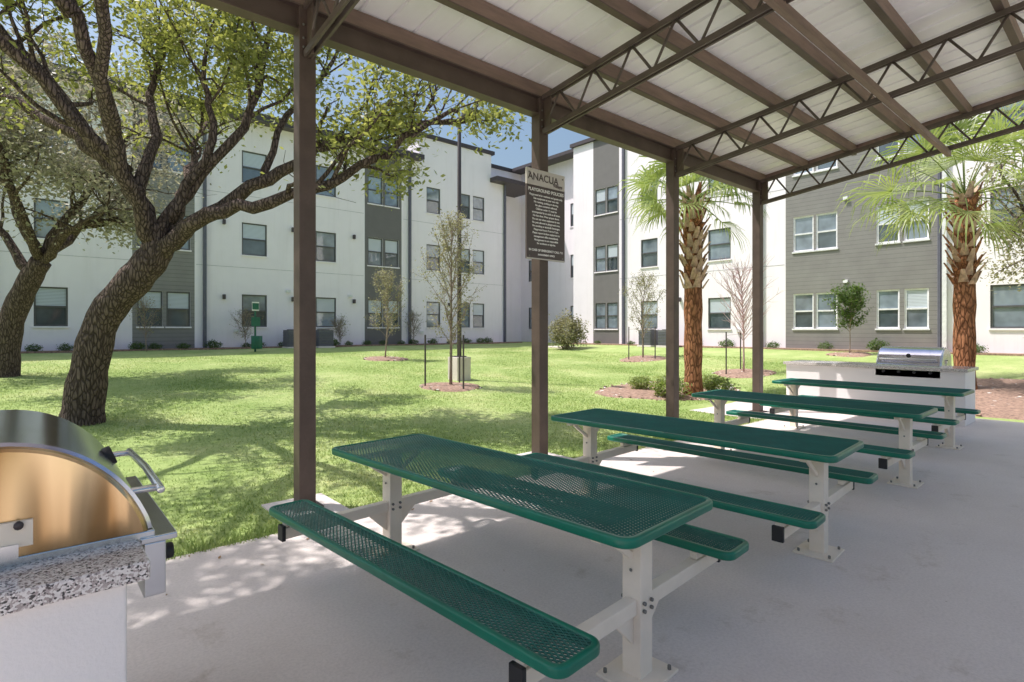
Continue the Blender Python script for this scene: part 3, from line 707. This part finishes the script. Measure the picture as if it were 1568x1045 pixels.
# lamp post
e=empty('lamp_post',(8.75,12.2,g(8.75,12.2)))
mb=MB(); mb.box((-.22,-.22,-.1),(.22,.22,.62),M['concrete']); mb.box((-.14,-.14,.62),(.14,.14,.65),M['trim']); mb.tube([(0,0,.62),(0,0,7.0)],[.062,.05],M['trim'],12)
mb.box((-.05,-.5,7.0),(.05,.05,7.06),M['trim']); mb.box((-.15,-.75,6.97),(.15,-.3,7.07),M['trim']); mb.obj('pole_and_head',e,.005)
for (x,y) in ((8.9,25.0),(10.25,25.0),(22.9,16.1),(22.9,15.0)):
    e=empty('air_conditioner_unit',(x,y,.8)); mb=MB(); mb.box((-.4,-.4,-.1),(.4,.4,.04),M['concrete']); mb.box((-.34,-.34,.04),(.34,.34,.78),M['acgray'])
    for k in range(9): mb.box((-.35,-.355,.1+k*.07),(.35,-.341,.13+k*.07),M['pipe']); mb.box((-.355,-.34,.1+k*.07),(-.341,.34,.13+k*.07),M['pipe'])
    mb.tube([(0,0,.78),(0,0,.81)],.28,M['black'],20); mb.obj('cabinet',e,.01)
e=empty('pet_waste_station',(6.7,23.0,g(6.7,23)))
mb=MB(); mb.beam((0,0,-.1),(0,0,1.95),.06,.06,M['petgreen']); mb.tube([(0,-.2,.12),(0,-.2,.62)],.2,M['petgreen'],16); mb.box((-.16,-.1,1.0),(.16,-.03,1.35),M['petgreen']); mb.box((-.13,-.06,1.6),(.13,-.035,1.95),M['winwhite']); mb.box((-.12,-.065,1.65),(.12,-.062,1.9),M['petgreen']); mb.obj('station',e,.008)
for (x,y,s) in ((13.0,6.9,.22),(12.6,6.5,.13),(13.5,7.3,.16)):
    bpy.ops.mesh.primitive_ico_sphere_add(subdivisions=3,radius=s,location=(x,y,g(x,y)+s*.3)); o=bpy.context.object; o.name='boulder'; o.data.materials.append(M['rock'])
    for v in o.data.vertices: v.co*=1+.2*math.sin(v.co.x*17+v.co.y*11)+rng.uniform(-.05,.05); v.co.z*=.65
# ---------------------------------------------------------------- light, sky, camera
elev=math.radians(62); hd=Vector((.68,-.73,0)).normalized()
d=Vector((hd.x*math.cos(elev),hd.y*math.cos(elev),-math.sin(elev)))
sl=bpy.data.lights.new('sun','SUN'); sl.energy=5.0; sl.angle=math.radians(.5); sl.color=(1,.95,.90)
so=bpy.data.objects.new('sun',sl); so.rotation_euler=d.to_track_quat('-Z','Y').to_euler(); so.location=(-10,20,30); scene.collection.objects.link(so)
w=bpy.data.worlds.new('World'); scene.world=w; w.use_nodes=True; t=w.node_tree
sk=t.nodes.new('ShaderNodeTexSky'); sk.sky_type='NISHITA'; sk.sun_disc=False; sk.sun_elevation=elev; sk.sun_rotation=math.atan2(-hd.x,-hd.y)
sk.air_density=1.6; sk.dust_density=4.5; sk.ozone_density=5.0
bg=t.nodes['Background']; bg.inputs[1].default_value=.15; t.links.new(sk.outputs[0],bg.inputs[0])
cd=bpy.data.cameras.new('camera'); cd.sensor_width=36; cd.lens=850/1568*36; cd.shift_y=-17.5/1568; cd.clip_end=3000; cd.clip_start=.05
co=bpy.data.objects.new('camera',cd); co.location=(0,0,1.6); co.rotation_euler=(math.pi/2,0,YAW); scene.collection.objects.link(co); scene.camera=co
scene.view_settings.view_transform='Standard'; scene.view_settings.look='None'; scene.view_settings.exposure=0
print('leaves',nA,nB,nC)
